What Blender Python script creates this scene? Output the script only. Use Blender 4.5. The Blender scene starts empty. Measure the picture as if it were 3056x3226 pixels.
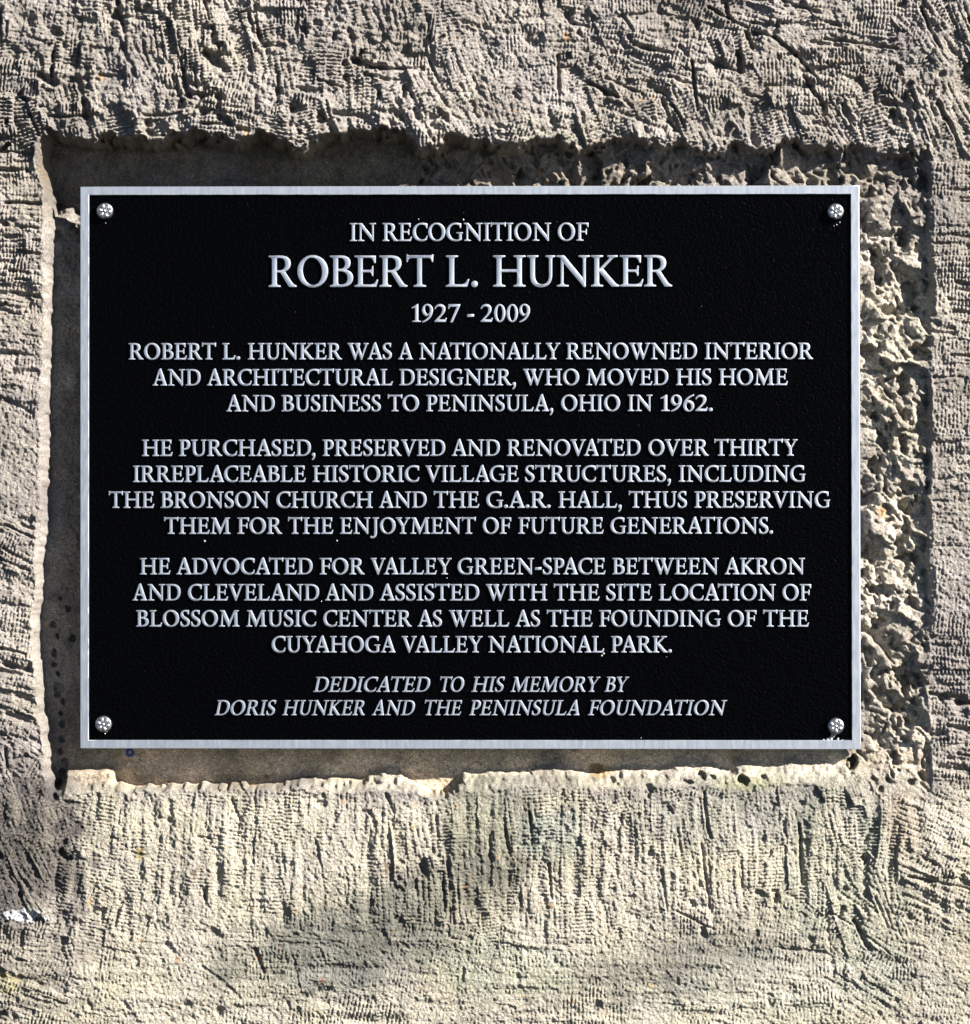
import bpy, bmesh, math, random
import numpy as np
from mathutils import Vector, Matrix

# ------------------------------------------------------------------ camera, sky, sun
S = 0.00025                      # metres per photograph pixel on the wall plane
D = 3.4                          # camera distance
scene = bpy.context.scene
def px(x, y, h=0.0):             # photograph pixel + height above the wall plane -> world (on an orthogonal grid)
    return Vector(((x - 1528) * S, -h * S, (1613 - y) * S))
cam_d = bpy.data.cameras.new('camera'); cam = bpy.data.objects.new('camera', cam_d)
scene.collection.objects.link(cam); scene.camera = cam
cam.location = (0, -D, 0); cam.rotation_euler = (math.radians(90), 0, 0)
cam_d.sensor_fit = 'HORIZONTAL'; cam_d.sensor_width = 36; cam_d.lens = 36 * D / (3056 * S)
cam_d.clip_start = 0.05; cam_d.clip_end = 100

TO_SUN = Vector((0.735, -0.482, 0.477)).normalized()
EL = math.asin(TO_SUN.z); AZ = math.atan2(TO_SUN.x, TO_SUN.y)
w = bpy.data.worlds.new('World'); scene.world = w; w.use_nodes = True
nt = w.node_tree; bg = nt.nodes['Background']
sky = nt.nodes.new('ShaderNodeTexSky'); sky.sky_type = 'NISHITA'; sky.sun_disc = False
sky.air_density = .32; sky.dust_density = .1; sky.ozone_density = 1.0
sky.sun_elevation = EL; sky.sun_rotation = AZ
nt.links.new(sky.outputs[0], bg.inputs[0]); bg.inputs[1].default_value = 0.05
sl = bpy.data.lights.new('sun', 'SUN'); sl.energy = 5.0; sl.angle = math.radians(0.5); sl.color = (1.0, 0.965, 0.91)
so = bpy.data.objects.new('sun', sl); scene.collection.objects.link(so)
so.rotation_euler = TO_SUN.to_track_quat('Z', 'Y').to_euler()
scene.view_settings.view_transform = 'Standard'; scene.view_settings.look = 'None'
scene.view_settings.exposure = 1.7; scene.view_settings.gamma = 1.0
scene.view_settings.use_curve_mapping = False

rng = np.random.default_rng(7)
random.seed(7)
COL = scene.collection

# ------------------------------------------------------------------ stone height field (numpy)
CELL = 2.0
X0, Y0, X1, Y1 = -300, -300, 3356, 3526
NX = int((X1 - X0) / CELL) + 1; NY = int((Y1 - Y0) / CELL) + 1
gx = (X0 + np.arange(NX) * CELL).astype(np.float32)
gy = (Y0 + np.arange(NY) * CELL).astype(np.float32)
XX, YY = np.meshgrid(gx, gy)
def noise(sx, sy, seed):
    r = np.random.default_rng(seed)
    nx = int((X1 - X0) / sx) + 3; ny = int((Y1 - Y0) / sy) + 3
    L = r.uniform(-1, 1, (ny, nx)).astype(np.float32)
    u = (gx - X0) / sx; v = (gy - Y0) / sy
    i = u.astype(int); j = v.astype(int); fu = u - i; fv = v - j
    fu = fu * fu * (3 - 2 * fu); fv = (fv * fv * (3 - 2 * fv))[:, None]
    A = L[j] * (1 - fv) + L[j + 1] * fv
    return (A[:, i] * (1 - fu) + A[:, i + 1] * fu).astype(np.float32)
def fbm(s, seed, octs=4, gain=.5):
    o = 0; a = 1; t = 0
    for k in range(octs):
        o = o + a * noise(s / 2 ** k, s / 2 ** k * 0.93, seed + k); t += a; a *= gain
    return o / t
def sst(a, b, x):
    t = np.clip((x - a) / (b - a), 0, 1); return t * t * (3 - 2 * t)
def interp1(pts, q):
    p = sorted(pts); return np.interp(q, [a for a, b in p], [b for a, b in p]).astype(np.float32)

LEFT = [(430, 158), (470, 150), (500, 140), (530, 142), (586, 160), (692, 169), (774, 167), (869, 164), (1005, 160), (1156, 159), (1333, 154),
        (1460, 151), (1550, 150), (1650, 146), (1763, 134), (1894, 126), (1955, 117), (2106, 126), (2232, 136), (2308, 149),
        (2384, 157), (2460, 166), (2518, 172)]
RIGHT = [(430, 2922), (560, 2930), (677, 2932), (783, 2929), (853, 2939), (980, 2932), (1131, 2934), (1308, 2937), (1460, 2934), (1550, 2929),
         (1702, 2929), (1803, 2934), (1955, 2934), (1980, 2922), (2106, 2929), (2167, 2919), (2258, 2929), (2308, 2924), (2358, 2934), (2500, 2938)]
TOP = [(60, 440), (155, 428), (269, 444), (380, 438), (489, 452), (611, 424), (668, 440), (749, 452), (831, 420), (905, 458), (930, 474), (965, 474), (1002, 440),
       (1083, 424), (1270, 424), (1320, 468), (1370, 474), (1417, 440), (1528, 440), (1577, 464), (1650, 468), (1690, 440), (1756, 440), (1821, 478),
       (1880, 455), (1935, 440), (1984, 440), (2049, 452), (2139, 448), (2204, 480), (2261, 472), (2320, 445), (2416, 472), (2473, 440),
       (2571, 456), (2717, 456), (2815, 486), (2929, 466)]
BOT = [(100, 2515), (172, 2512), (205, 2496), (400, 2492), (570, 2488), (700, 2486), (980, 2486), (1200, 2484), (1300, 2492), (1345, 2508), (1400, 2510), (1445, 2492),
       (1528, 2482), (1800, 2478), (2016, 2480), (2200, 2474), (2600, 2468), (2800, 2490), (2940, 2520)]
n20 = noise(26, 26, 11); n8 = noise(11, 11, 12); n60 = noise(70, 70, 13)
yl = interp1(LEFT, gy)[:, None]; yr = interp1(RIGHT, gy)[:, None]
xt = interp1(TOP, gx)[None, :]; xb = interp1(BOT, gx)[None, :]
tl = XX - yl + 11 + 5 * n20 + 3 * n8
tr = yr - XX + 5 * n20 + 3 * n8
tt = YY - xt + 12 * n20 + 8 * n8 + 8 * fbm(60, 15, 2)
tb = xb - YY + 6 * n20 + 5 * n8 + 9 * fbm(60, 16, 3)
bevw = interp1([(500, 26), (1100, 22), (1500, 14), (2000, 9), (2500, 16)], gy)[:, None] * (1 + .35 * n60)
rl = np.where(tl < -bevw, 1, np.where(tl < 0, 1 - .26 * ((tl + bevw) / bevw) ** 1.6, np.where(tl < 7, .74 * (1 - tl / 7), 0)))
rr = np.interp(tr, [-12, -2, 12], [1, .93, 0])
rt = np.interp(tt, [-14, 0, 14], [1, .86, 0])
bl = interp1([(170, 34), (350, 28), (400, 12), (850, 12), (1050, 30), (1200, 44), (1280, 40), (1320, 18), (1425, 20), (1460, 50), (2600, 62), (2930, 85)], gx)[None, :] * (1 + .3 * n60)
tbn = tb / bl
rb = np.interp(tbn, [-.25, 0, .25, .8, 1.15], [1, .96, .80, .2, 0])
rise = np.maximum(np.maximum(rl, rr), np.maximum(rt, rb)).astype(np.float32)
kx = [60, 300, 1000, 1550, 2300, 2720, 2860, 2935]; ky = [430, 600, 660, 705, 1400, 2360, 2500]
FT = np.array([[-195, -200, -175, -118, -88, -60, -42, -30], [-205, -215, -170, -112, -84, -54, -38, -26],
               [-205, -212, -170, -112, -84, -54, -36, -24], [-98, -112, -150, -112, -84, -54, -36, -24],
               [-112, -118, -130, -125, -110, -52, -34, -24], [-140, -150, -142, -112, -100, -54, -32, -22],
               [-140, -155, -145, -108, -85, -42, -24, -12]], dtype=np.float32)
rowi = np.stack([np.interp(gy, ky, FT[:, k]) for k in range(len(kx))], 1)
F = np.stack([np.interp(gx, kx, rowi[j]) for j in range(NY)], 0).astype(np.float32)
JJ = np.clip(np.arange(NY)[:, None] + (26 * fbm(60, 17, 3)).astype(int), 0, NY - 1); II = np.broadcast_to(np.arange(NX)[None, :], JJ.shape)
F = F[JJ, II]                                # the steps in the floor wander
F += 3.0 * fbm(120, 21, 3) + 2.6 * fbm(22, 25, 3)
# lumpy broken stone on the right-hand and upper-right floor
def ridged(s, seed):
    return 1 - 2 * np.abs(noise(s, s, seed))
def facets(size, seed, tilt, off, x0, x1, y0, y1, sx=1.0, rot=.6):
    """chipped planes: each random cell carries its own tilted plane"""
    r = np.random.default_rng(seed)
    i0 = int((x0 - X0) / CELL); i1 = int((x1 - X0) / CELL); j0 = int((y0 - Y0) / CELL); j1 = int((y1 - Y0) / CELL)
    wx = XX[j0:j1, i0:i1] + size * .22 * n60[j0:j1, i0:i1] + size * .12 * n20[j0:j1, i0:i1]; wy = YY[j0:j1, i0:i1] + size * .2 * np.roll(n60, 90, 1)[j0:j1, i0:i1] + size * .12 * np.roll(n20, 50, 0)[j0:j1, i0:i1]
    n = int((x1 - x0) * (y1 - y0) / size ** 2) + 4
    px_ = r.uniform(x0, x1, n); py_ = r.uniform(y0, y1, n); tx = r.normal(0, tilt, n); ty = r.normal(0, tilt, n); of = r.normal(0, off, n)
    best = np.full(wx.shape, 1e18, np.float32); h = np.zeros(wx.shape, np.float32); c, s_ = math.cos(rot), math.sin(rot)
    for k in range(n):
        R_ = size * 2.2
        a0 = max(0, int((px_[k] - R_ - x0) / CELL)); a1 = min(wx.shape[1], int((px_[k] + R_ - x0) / CELL)); b0 = max(0, int((py_[k] - R_ - y0) / CELL)); b1 = min(wx.shape[0], int((py_[k] + R_ - y0) / CELL))
        if a1 <= a0 or b1 <= b0: continue
        dx = wx[b0:b1, a0:a1] - px_[k]; dy = wy[b0:b1, a0:a1] - py_[k]
        d = ((dx * c + dy * s_) * .75) ** 2 + (-dx * s_ + dy * c) ** 2 * 1.35
        m = d < best[b0:b1, a0:a1]
        best[b0:b1, a0:a1] = np.where(m, d, best[b0:b1, a0:a1]); h[b0:b1, a0:a1] = np.where(m, of[k] + tx[k] * dx + ty[k] * dy, h[b0:b1, a0:a1])
    for _ in range(2):
        h[1:-1] = (h[:-2] + 2 * h[1:-1] + h[2:]) / 4; h[:, 1:-1] = (h[:, :-2] + 2 * h[:, 1:-1] + h[:, 2:]) / 4
    out = np.zeros_like(XX); out[j0:j1, i0:i1] = h; return out
wR = sst(2660, 2760, XX) * sst(560, 640, YY) * (1 - sst(2330, 2480, YY))
wT = sst(1250, 1700, XX) * (1 - sst(590, 640, YY))
chip = facets(105, 301, .13, 7, 2600, 3000, 400, 2560) + facets(44, 302, .18, 4, 2600, 3000, 400, 2560) + facets(22, 305, .2, 2, 2600, 3000, 400, 2560)
chipT = facets(85, 303, .30, 13, 1100, 3000, 390, 660, rot=1.3) + facets(36, 304, .25, 6, 1100, 3000, 390, 660, rot=1.3)
F += (chip + 5 * fbm(60, 31, 3)) * wR + (chipT + 5 * fbm(60, 33, 3)) * np.clip(wT * (1 - wR), 0, 1)
F += (15 * fbm(52, 53, 4, .6) + 14 * ridged(75, 54) * noise(90, 90, 55)) * (1 - sst(1200, 1600, XX)) * (1 - sst(700, 1500, YY) * .55) * (1 - sst(1900, 2200, YY))
F += (34 * noise(52, 40, 58) + 26 * fbm(26, 57, 3) - 6) * (1 - sst(230, 300, XX)) * sst(600, 640, YY) * (1 - sst(700, 790, YY))
F = np.minimum(F, -5)
F += 5 * noise(60, 60, 51) * sst(1400, 1600, XX) * sst(2340, 2400, YY)
# tab of stone left standing at the lower left of the recess
tab = sst(196, 206, XX) * (1 - sst(346, 358, XX)) * sst(2418, 2440, YY + 4 * n20)
F = F * (1 - tab) + (-58 + 1.5 * n20) * tab
H = F * (1 - rise)
edge = np.clip(rise * (1 - rise) * 4, 0, 1) * (rise > .2)
H += edge * (11 * fbm(28, 151, 4, .65) + 3 * n8)
face = sst(.93, 1.0, rise)
floor_mask = 1 - sst(.02, .3, rise)
# --- large form of the wall face
bottom = sst(2470, 2520, YY); topz = 1 - sst(440, 520, YY)
leftz = (1 - sst(60, 200, XX)) * (1 - bottom) * (1 - topz)
H += face * (9 * fbm(420, 61, 2) + 6 * fbm(150, 65, 3))
H += face * (1 - bottom) * (1 - .5 * sst(2800, 2900, XX)) * (15 * fbm(105, 67, 3) + 7 * ridged(130, 69) * np.abs(noise(200, 200, 70)) * 1.5)
# the lower face bulges out a little under its lip
H += bottom * face * (14 * sst(2480, 2640, YY))
H += face * 42 * np.exp(-((XX - 760) / 620) ** 2 - ((YY - 360) / 190) ** 2) * topz

# shallow flutes left by the blows, running with the tooling
H += face * bottom * (1 - sst(2860, 2980, YY)) * (5.5 * noise(34, 190, 161) + 4 * noise(19, 110, 162)) * sst(2490, 2530, YY)
H += face * bottom * sst(2860, 2980, YY) * (4.5 * noise(210, 30, 163) + 2.5 * noise(110, 18, 164))
H += face * topz * (5 * noise(30, 120, 165) * (.3 + .7 * sst(250, 400, YY)) + 4 * noise(150, 30, 166) * sst(1600, 1900, XX) * (1 - sst(250, 380, YY)))
# --- tool marks
T = np.zeros_like(H)
def stamp(cx, cy, ang, L, W, kind, amp):
    c, s = math.cos(ang), math.sin(ang)
    ex = abs(c) * L / 2 + abs(s) * W / 2 + 6; ey = abs(s) * L / 2 + abs(c) * W / 2 + 6
    i0 = max(0, int((cx - ex - X0) / CELL)); i1 = min(NX, int((cx + ex - X0) / CELL) + 1)
    j0 = max(0, int((cy - ey - Y0) / CELL)); j1 = min(NY, int((cy + ey - Y0) / CELL) + 1)
    if i1 <= i0 or j1 <= j0: return
    x = XX[j0:j1, i0:i1] - cx; y = YY[j0:j1, i0:i1] - cy
    u = x * c + y * s; v = -x * s + y * c
    nn = n8[j0:j1, i0:i1]; n2 = n20[j0:j1, i0:i1]
    v = v + 0.00035 * random.uniform(-3, 3) * u * u + 1.6 * n2
    if kind == 'rows':
        gr = random.uniform(1, 8) if cy < 2450 else random.uniform(3, 9); lv = random.uniform(.35, 1.15); rs = random.uniform(15.5, 19.5); tp = random.uniform(10.6, 12.6)
        m = (1 - sst(L / 2 - 6, L / 2 + 4, np.abs(u) + 5 * nn + 6 * n2)) * (1 - sst(W / 2 - 2, W / 2 + 2, np.abs(v) + 2 * nn))
        k = np.floor(v / rs + .5); f = v / rs - k            # -.5 .. .5
        prof = 1 - (2 * np.abs(f)) ** 3                      # crest in the middle, groove between rows
        ph = np.sin(k * 12.9898 + cx) * 1.3
        tick = np.cos(2 * np.pi * u / tp + ph + .8 * nn)
        lm = np.clip(.95 + (1.1 if cx < 1700 else .6) * n60[j0:j1, i0:i1] + .6 * n2, .05, 1.6) * lv
        h = amp * (gr * (prof - .5) - 8.0 * lm * (.5 + .5 * tick) ** 1.7 * (.15 + .85 * prof) + 3.0 * n2 + 1.5 * nn) + random.uniform(-7, 7) * amp + random.uniform(-.12, .12) * v + random.uniform(-.02, .02) * u
        T[j0:j1, i0:i1] = T[j0:j1, i0:i1] * (1 - m) + h * m
    elif kind == 'gouge':
        q = np.sqrt((np.maximum(np.abs(u) - (L - W) / 2, 0)) ** 2 + v ** 2) / (W / 2) + .22 * nn + .15 * n2
        sc = 1 - .35 * (u / (L / 2))
        m = np.clip(1 - q ** 2, 0, 1) ** 1.1 * np.clip(sc, .2, 1.4)
        T[j0:j1, i0:i1] -= amp * m
    elif kind == 'pit':
        q = np.sqrt((u / (L / 2)) ** 2 + (v / (W / 2)) ** 2) + .34 * nn + .3 * n2
        T[j0:j1, i0:i1] -= amp * (1 - sst(.55, 1.1, q))
def field(x, y):
    """direction (degrees, image space, clockwise) and relief of the tooling at a place"""
    wob = 6 * math.sin(x / 170.0 + y / 120.0) + 5 * math.sin(x / 67.0 - y / 95.0)
    r = random.random()
    if y > 2470:
        if x < 200: return (70 + wob if y < 2880 else 12 + wob, .8)
        if x > 2860: return ((22 if y < 2900 else 12) + wob * .6, .85)
        if x > 2600 and y > 2740: return ((34 if r < .5 else 68) + wob, .8)
        lim = 2900 + 60 * math.sin(x / 210.0)
        if y > lim: return (4 + wob * .7 if r < .85 or x > 1500 else 75, .72 if x > 1500 else .6)
        return (float(np.interp(x, [200, 500, 900, 1500, 2300, 2700], [104, 97, 90, 88, 85, 88])) + wob * .5, .78)
    if x > 2830:
        return (60 + wob, .95) if (y < 430 - (x - 2830) * .2 + 120 and x > 2850) else (3 + wob * .4, .85)
    if x < 190 and y > 430:
        return (float(np.interp(y, [430, 1000, 1300, 1700, 2100, 2450], [0, 2, 12, 22, 16, 24])) + wob * .5, .95)
    if x > 1650:
        if y > 320 and r < .6: return (70 + wob, 1.0)
        return (8 + wob * 1.3, .95) if r < .85 else (64 + wob, 1.0)
    if x > 1000: return (74 + wob * 1.5, 1.0) if r < .7 else (6 + wob, 1.0)
    return (84 + wob * 1.5, 1.05) if r < .72 else (4 + wob, 1.0)
for _ in range(5200):
    x = random.uniform(X0, X1); y = random.uniform(Y0, Y1)
    if 200 < x < 2880 and 500 < y < 2430: continue
    a, am = field(x, y)
    stamp(x, y, math.radians(a + random.uniform(-3, 3)), random.uniform(90, 270), random.choice([34, 50, 52, 68, 86]), 'rows', am * random.uniform(.7, 1.15))
for _ in range(1900):
    x = random.uniform(X0, X1); y = random.uniform(Y0, Y1)
    if 170 < x < 2900 and 440 < y < 2480: continue
    a, am = field(x, y)
    if y > 2450 and random.random() < .35: continue
    lw = (.6 if y > 2450 else 1)
    stamp(x, y, math.radians(a + random.uniform(-7, 7)), random.uniform(45, 150), random.uniform(10, 24), 'gouge', random.uniform(4, 15) * am * lw)
for _ in range(1100):
    x = random.uniform(X0, X1); y = random.uniform(Y0, Y1)
    if 170 < x < 2900 and 440 < y < 2480: continue
    big = 1.0 if (y < 470 and x < 1700) else .55
    stamp(x, y, random.uniform(0, 3), random.uniform(18, 62), random.uniform(12, 34), 'gouge' if random.random() < .7 else 'pit', random.uniform(9, 28) * big)
for x0, y0, x1, y1, wd, dp in [            # the individual marks one can recognise
    (842, 142, 892, 150, 30, 26), (655, 172, 712, 220, 34, 30), (130, 240, 175, 262, 34, 28), (1120, 190, 1180, 218, 34, 26), (1170, 216, 1305, 220, 14, 24),
    (456, 368, 570, 362, 12, 20), (600, 300, 700, 305, 26, 20), (950, 285, 1010, 290, 24, 20), (155, 372, 310, 366, 14, 18), (640, 392, 700, 392, 12, 16),
    (2326, 170, 2335, 225, 26, 30), (2350, 100, 2372, 150, 18, 24), (2372, 100, 2440, 118, 12, 16), (2440, 118, 2510, 172, 16, 22), (2510, 172, 2580, 255, 16, 20), (2230, 25, 2350, 88, 14, 18),
    (1660, 125, 1700, 150, 28, 22), (1755, 180, 1760, 300, 18, 24), (2180, 195, 2196, 345, 13, 22), (2286, 10, 2296, 60, 14, 18), (2600, 120, 2830, 150, 12, 18),
    (1700, 0, 1708, 60, 12, 18), (2120, 330, 2160, 400, 12, 16), (2530, 240, 2600, 340, 16, 18), (2900, 20, 2960, 150, 14, 18), (1860, 260, 1990, 330, 14, 16),
    (-20, 474, 120, 482, 9, 11), (120, 500, 150, 560, 12, 10), (18, 2360, 20, 2420, 14, 22), (0, 1360, 110, 1385, 14, 22), (0, 1250, 100, 1300, 14, 18), (0, 1760, 90, 1800, 12, 18), (0, 2040, 80, 2060, 14, 16), (110, 500, 118, 560, 14, 14),
    (640, 2800, 655, 2850, 14, 12), (1000, 2640, 1030, 2860, 12, 13), (730, 2520, 755, 2580, 12, 12), (1215, 2500, 1240, 2560, 14, 16), (1590, 2600, 1605, 2690, 14, 14),
    (1670, 2560, 1675, 2660, 12, 14), (1728, 2720, 1736, 2830, 12, 16), (2085, 2740, 2100, 2870, 12, 16), (2210, 2660, 2235, 2860, 12, 15), (2520, 2600, 2525, 2780, 13, 17),
    (2215, 2500, 2235, 2640, 14, 14), (2690, 2900, 2740, 2990, 18, 18), (805, 2990, 830, 3060, 18, 16), (2130, 2870, 2250, 2930, 10, 10), (2620, 2860, 2900, 3080, 9, 9), (640, 3040, 760, 3140, 14, 13),
    (2860, 2760, 3056, 2800, 12, 15)]:
    L = math.hypot(x1 - x0, y1 - y0) + wd
    stamp((x0 + x1) / 2, (y0 + y1) / 2, math.atan2(y1 - y0, x1 - x0), L, wd, 'gouge', dp)
tool = face * sst(0, 14, -np.minimum(np.minimum(tr, tt), tb) + 4 * n20 + 900 * (rise >= .999)) 
tool = tool * np.clip(1 - (sst(-bevw - 14, -bevw + 6, tl) * (YY > 500) * (YY < 2440) * (XX < 300)), 0, 1)
soft = np.clip(.78 + .38 * fbm(330, 71, 2) * 2, .3, 1.1)
gain = np.where(YY > 2450, .92, np.where(XX < 200, 1.45, 1.4)) * soft
H += T * tool * gain
TOOLED = T * tool
rough = 9 * ridged(58, 81) * (.5 + .5 * n60) + 6.0 * fbm(30, 83, 3) + 5 * fbm(15, 87, 2)
H += face * rough * (1.0 * (YY < 470) * (1 - sst(900, 1900, XX) * .65) + .3 - .05 * bottom)
H += (np.where(YY > 2470, 1.7, 2.6) * noise(9, 9, 91) + 2.5 * noise(5.5, 5.5, 92)) * (.6 + .4 * face)
# --- pits and drill holes in the recess, left groove and lip
T[:] = 0
for x, y, wx, wy, dp in [(2692, 2404, 38, 38, 75), (2343, 2460, 32, 30, 38), (2212, 2442, 34, 22, 34), (2405, 2450, 26, 22, 24), (1880, 2423, 46, 34, 26), (1927, 2464, 30, 28, 20),
    (2823, 2395, 34, 62, 26), (2907, 2440, 26, 44, 24), (2870, 2465, 24, 20, 20), (2775, 2485, 24, 22, 20), (2170, 2464, 40, 16, 20), (2040, 2490, 36, 40, 18), (2245, 2450, 22, 14, 18),
    (2850, 2150, 44, 70, 36), (2738, 2060, 40, 74, 34), (2770, 1965, 60, 36, 30), (2870, 1895, 40, 34, 30), (2785, 1390, 40, 50, 34), (2850, 1400, 28, 60, 30), (2765, 1310, 36, 36, 26), (2760, 1470, 44, 60, 30),
    (2880, 920, 46, 100, 30), (2890, 1110, 70, 50, 32), (2770, 840, 40, 120, 34), (2850, 740, 46, 60, 34), (2750, 720, 50, 80, 26), (2800, 980, 70, 60, 30), (2850, 1200, 50, 80, 32), (2735, 1110, 60, 60, 26),
    (2720, 1580, 90, 60, 24), (2850, 1590, 34, 80, 32), (2750, 1740, 60, 50, 28), (2790, 1860, 130, 34, 30), (2860, 1760, 80, 40, 24), (2765, 2180, 40, 40, 20), (2850, 2300, 60, 80, 24), (2850, 520, 70, 100, 34),
    (2765, 2335, 34, 60, 12), (2710, 2190, 30, 60, 26),
    (205, 1920, 26, 24, 26), (178, 1888, 14, 18, 16), (158, 1970, 18, 24, 22), (168, 2010, 14, 32, 22), (217, 2015, 26, 20, 24), (160, 2062, 14, 40, 20), (158, 2100, 14, 20, 22), (167, 2125, 16, 24, 24),
    (172, 2172, 32, 34, 22), (168, 2197, 24, 14, 26), (186, 2215, 12, 20, 20), (178, 2255, 14, 20, 20), (181, 2288, 18, 24, 24), (180, 2338, 18, 24, 24), (175, 2378, 20, 20, 26), (188, 2410, 20, 30, 24), (180, 2440, 24, 26, 30), (176, 2478, 22, 30, 30), (172, 2512, 24, 20, 26)]:
    stamp(x, y, 0.15 if wy <= wx else 1.4, max(wx, wy), min(wx, wy), 'pit', dp)
for _ in range(420):                         # small pores along the broken strip and floor
    if random.random() < .6: x = random.uniform(2715, 2930); y = random.uniform(500, 2480)
    else: x = random.uniform(1300, 2930); y = random.uniform(470, 585)
    stamp(x, y, random.gauss(.9, .7), random.uniform(14, 50), random.uniform(8, 20), 'gouge' if random.random() < .75 else 'pit', random.uniform(5, 18))
for _ in range(90):
    stamp(random.uniform(350, 1900), random.uniform(2370, 2470), 0, random.uniform(5, 10), random.uniform(5, 8), 'pit', random.uniform(2, 5))
H += T
# keep the floor clear of the back of the plaque
under = sst(225, 245, XX) * (1 - sst(2718, 2738, XX)) * sst(562, 580, YY) * (1 - sst(2366, 2380, YY))
H = np.where(under > 0, H * (1 - under) + np.minimum(H, -50) * under, H).astype(np.float32)

# ------------------------------------------------------------------ stone colour (its own tints and stains, with some light and shade painted in)
def c3(r, g, b): return np.array([r, g, b], dtype=np.float32)
def mix(C, col, m): return C * (1 - m[..., None]) + col * m[..., None]
C = np.empty(H.shape + (3,), np.float32); C[:] = c3(.375, .335, .295)
C = mix(C, c3(.60, .54, .425), sst(2440, 2560, YY + 60 * n60) * .95)
C = mix(C, c3(.41, .36, .31), (1 - sst(120, 260, XX)) * sst(480, 620, YY) * (1 - sst(2300, 2500, YY)) * .8)
C = mix(C, c3(.56, .495, .395), sst(2640, 2760, XX) * (1 - sst(2890, 2945, XX)) * sst(460, 800, YY) * .85)
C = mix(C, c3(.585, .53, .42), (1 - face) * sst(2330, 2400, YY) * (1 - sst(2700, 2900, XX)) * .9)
C = mix(C, c3(.95, .74, .51), floor_mask * sst(2330, 2380, YY) * (1 - sst(1900, 2700, XX) * .6) * .85)  # tan floor, lightened in colour to stand in for sky light
C = mix(C, c3(.22, .17, .115), (1 - face) * (1 - sst(560, 700, YY)) * (1 - sst(1300, 2300, XX) * .6) * .85)  # brown upper recess, colour darkened further to deepen its shade
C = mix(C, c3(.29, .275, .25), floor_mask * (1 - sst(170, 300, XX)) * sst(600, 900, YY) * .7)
groove = np.clip(.95 - TOOLED / 18, .65, 1.3)           # grime and painted shade run stronger in the cuts
def blob(cx, cy, rx, ry, seed, rot=0, soft=.5):
    c, s_ = math.cos(math.radians(rot)), math.sin(math.radians(rot)); u = (XX - cx) * c + (YY - cy) * s_; v = -(XX - cx) * s_ + (YY - cy) * c
    d = np.sqrt((u / rx) ** 2 + (v / ry) ** 2) + .55 * fbm(110, seed, 5, .62)
    return (1 - sst(1.1 - soft, 1.1 + soft * .3, d)) * groove
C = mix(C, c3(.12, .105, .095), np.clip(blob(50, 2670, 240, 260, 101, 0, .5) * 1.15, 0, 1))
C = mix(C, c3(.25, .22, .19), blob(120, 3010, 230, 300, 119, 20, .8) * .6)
C = mix(C, c3(.20, .19, .15), np.clip(blob(1330, 2830, 470, 150, 103, -24, .9) * 1.0, 0, .9))  # soft diagonal cast shadow, painted into the stone colour
C = mix(C, c3(.22, .205, .18), np.clip(blob(2150, 3040, 440, 120, 117, -10, .9) * .8, 0, .8))  # second soft cast shadow, also painted in
C = mix(C, c3(.22, .215, .18), np.clip(blob(1020, 3010, 390, 160, 104, -12, .9) * 1.0, 0, .9))  # lower end of the diagonal shadow, painted like the rest
C = mix(C, c3(.27, .27, .20), blob(1520, 2560, 160, 120, 105) * .6)
C = mix(C, c3(.28, .275, .245), blob(2320, 2560, 480, 110, 106) * .6)
C = mix(C, c3(.31, .36, .29), blob(2760, 2880, 110, 330, 107) * .32)
C = mix(C, c3(.36, .43, .38), blob(1730, 2640, 110, 80, 108) * .35)
C = mix(C, c3(.33, .37, .31), blob(2540, 2780, 110, 200, 109) * .3)
C = mix(C, c3(.40, .29, .20), blob(2840, 2600, 60, 130, 110) * .32)
C = mix(C, c3(.52, .52, .43), blob(2500, 3120, 500, 120, 111) * .3)
C = mix(C, c3(.235, .205, .18), np.clip(fbm(170, 152, 5, .62) * 2.2 + .1, 0, .5) * (1 - bottom))
C = mix(C, c3(.24, .215, .195), blob(120, 200, 330, 330, 112) * .4)
C = mix(C, c3(.44, .47, .37), blob(1600, 3040, 200, 110, 115) * .4)
C = mix(C, c3(.50, .30, .12), blob(1895, 2432, 34, 20, 113) * .7)
C = mix(C, c3(.45, .24, .08), blob(2782, 1615, 24, 26, 114) * .7)
C = mix(C, c3(.42, .42, .22), blob(2350, 2470, 120, 24, 116) * .45)
# white mineral crust at the lower left
crust = (1 - sst(.5, .7, np.sqrt(((XX - 70) / 95) ** 2 + ((YY - 2885) / 30) ** 2) + .6 * fbm(40, 121, 3))) + (1 - sst(.4, .8, np.hypot(XX - 147, YY - 2892) / 14))
C = mix(C, c3(.8, .8, .8), np.clip(crust, 0, 1) * .8); H += 3 * np.clip(crust, 0, 1)
C = mix(C, c3(.50, .44, .20), blob(20, 3095, 40, 28, 122) * .5)
rs_ = random.Random(5)
fix = [(440, 2688, 15, (.5, .33, .06)), (616, 2750, 16, (.16, .08, .04)), (1224, 2732, 20, (.18, .09, .04)), (282, 2843, 9, (.55, .33, .1)), (1736, 2852, 12, (.35, .16, .05)), (570, 2843, 7, (.4, .2, .12)),
       (1080, 2525, 9, (.4, .15, .06)), (2053, 3100, 9, (.5, .28, .1)), (1298, 2606, 7, (.6, .3, .05)), (560, 3022, 9, (.5, .28, .12)), (1015, 3090, 13, (.3, .16, .08)), (318, 248, 10, (.5, .25, .1)),
       (780, 424, 10, (.55, .28, .1)), (1790, 115, 12, (.55, .3, .12)), (1700, 530, 12, (.4, .22, .08)), (752, 2392, 5, (.12, .06, .04)), (832, 2455, 8, (.12, .06, .03))]
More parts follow.
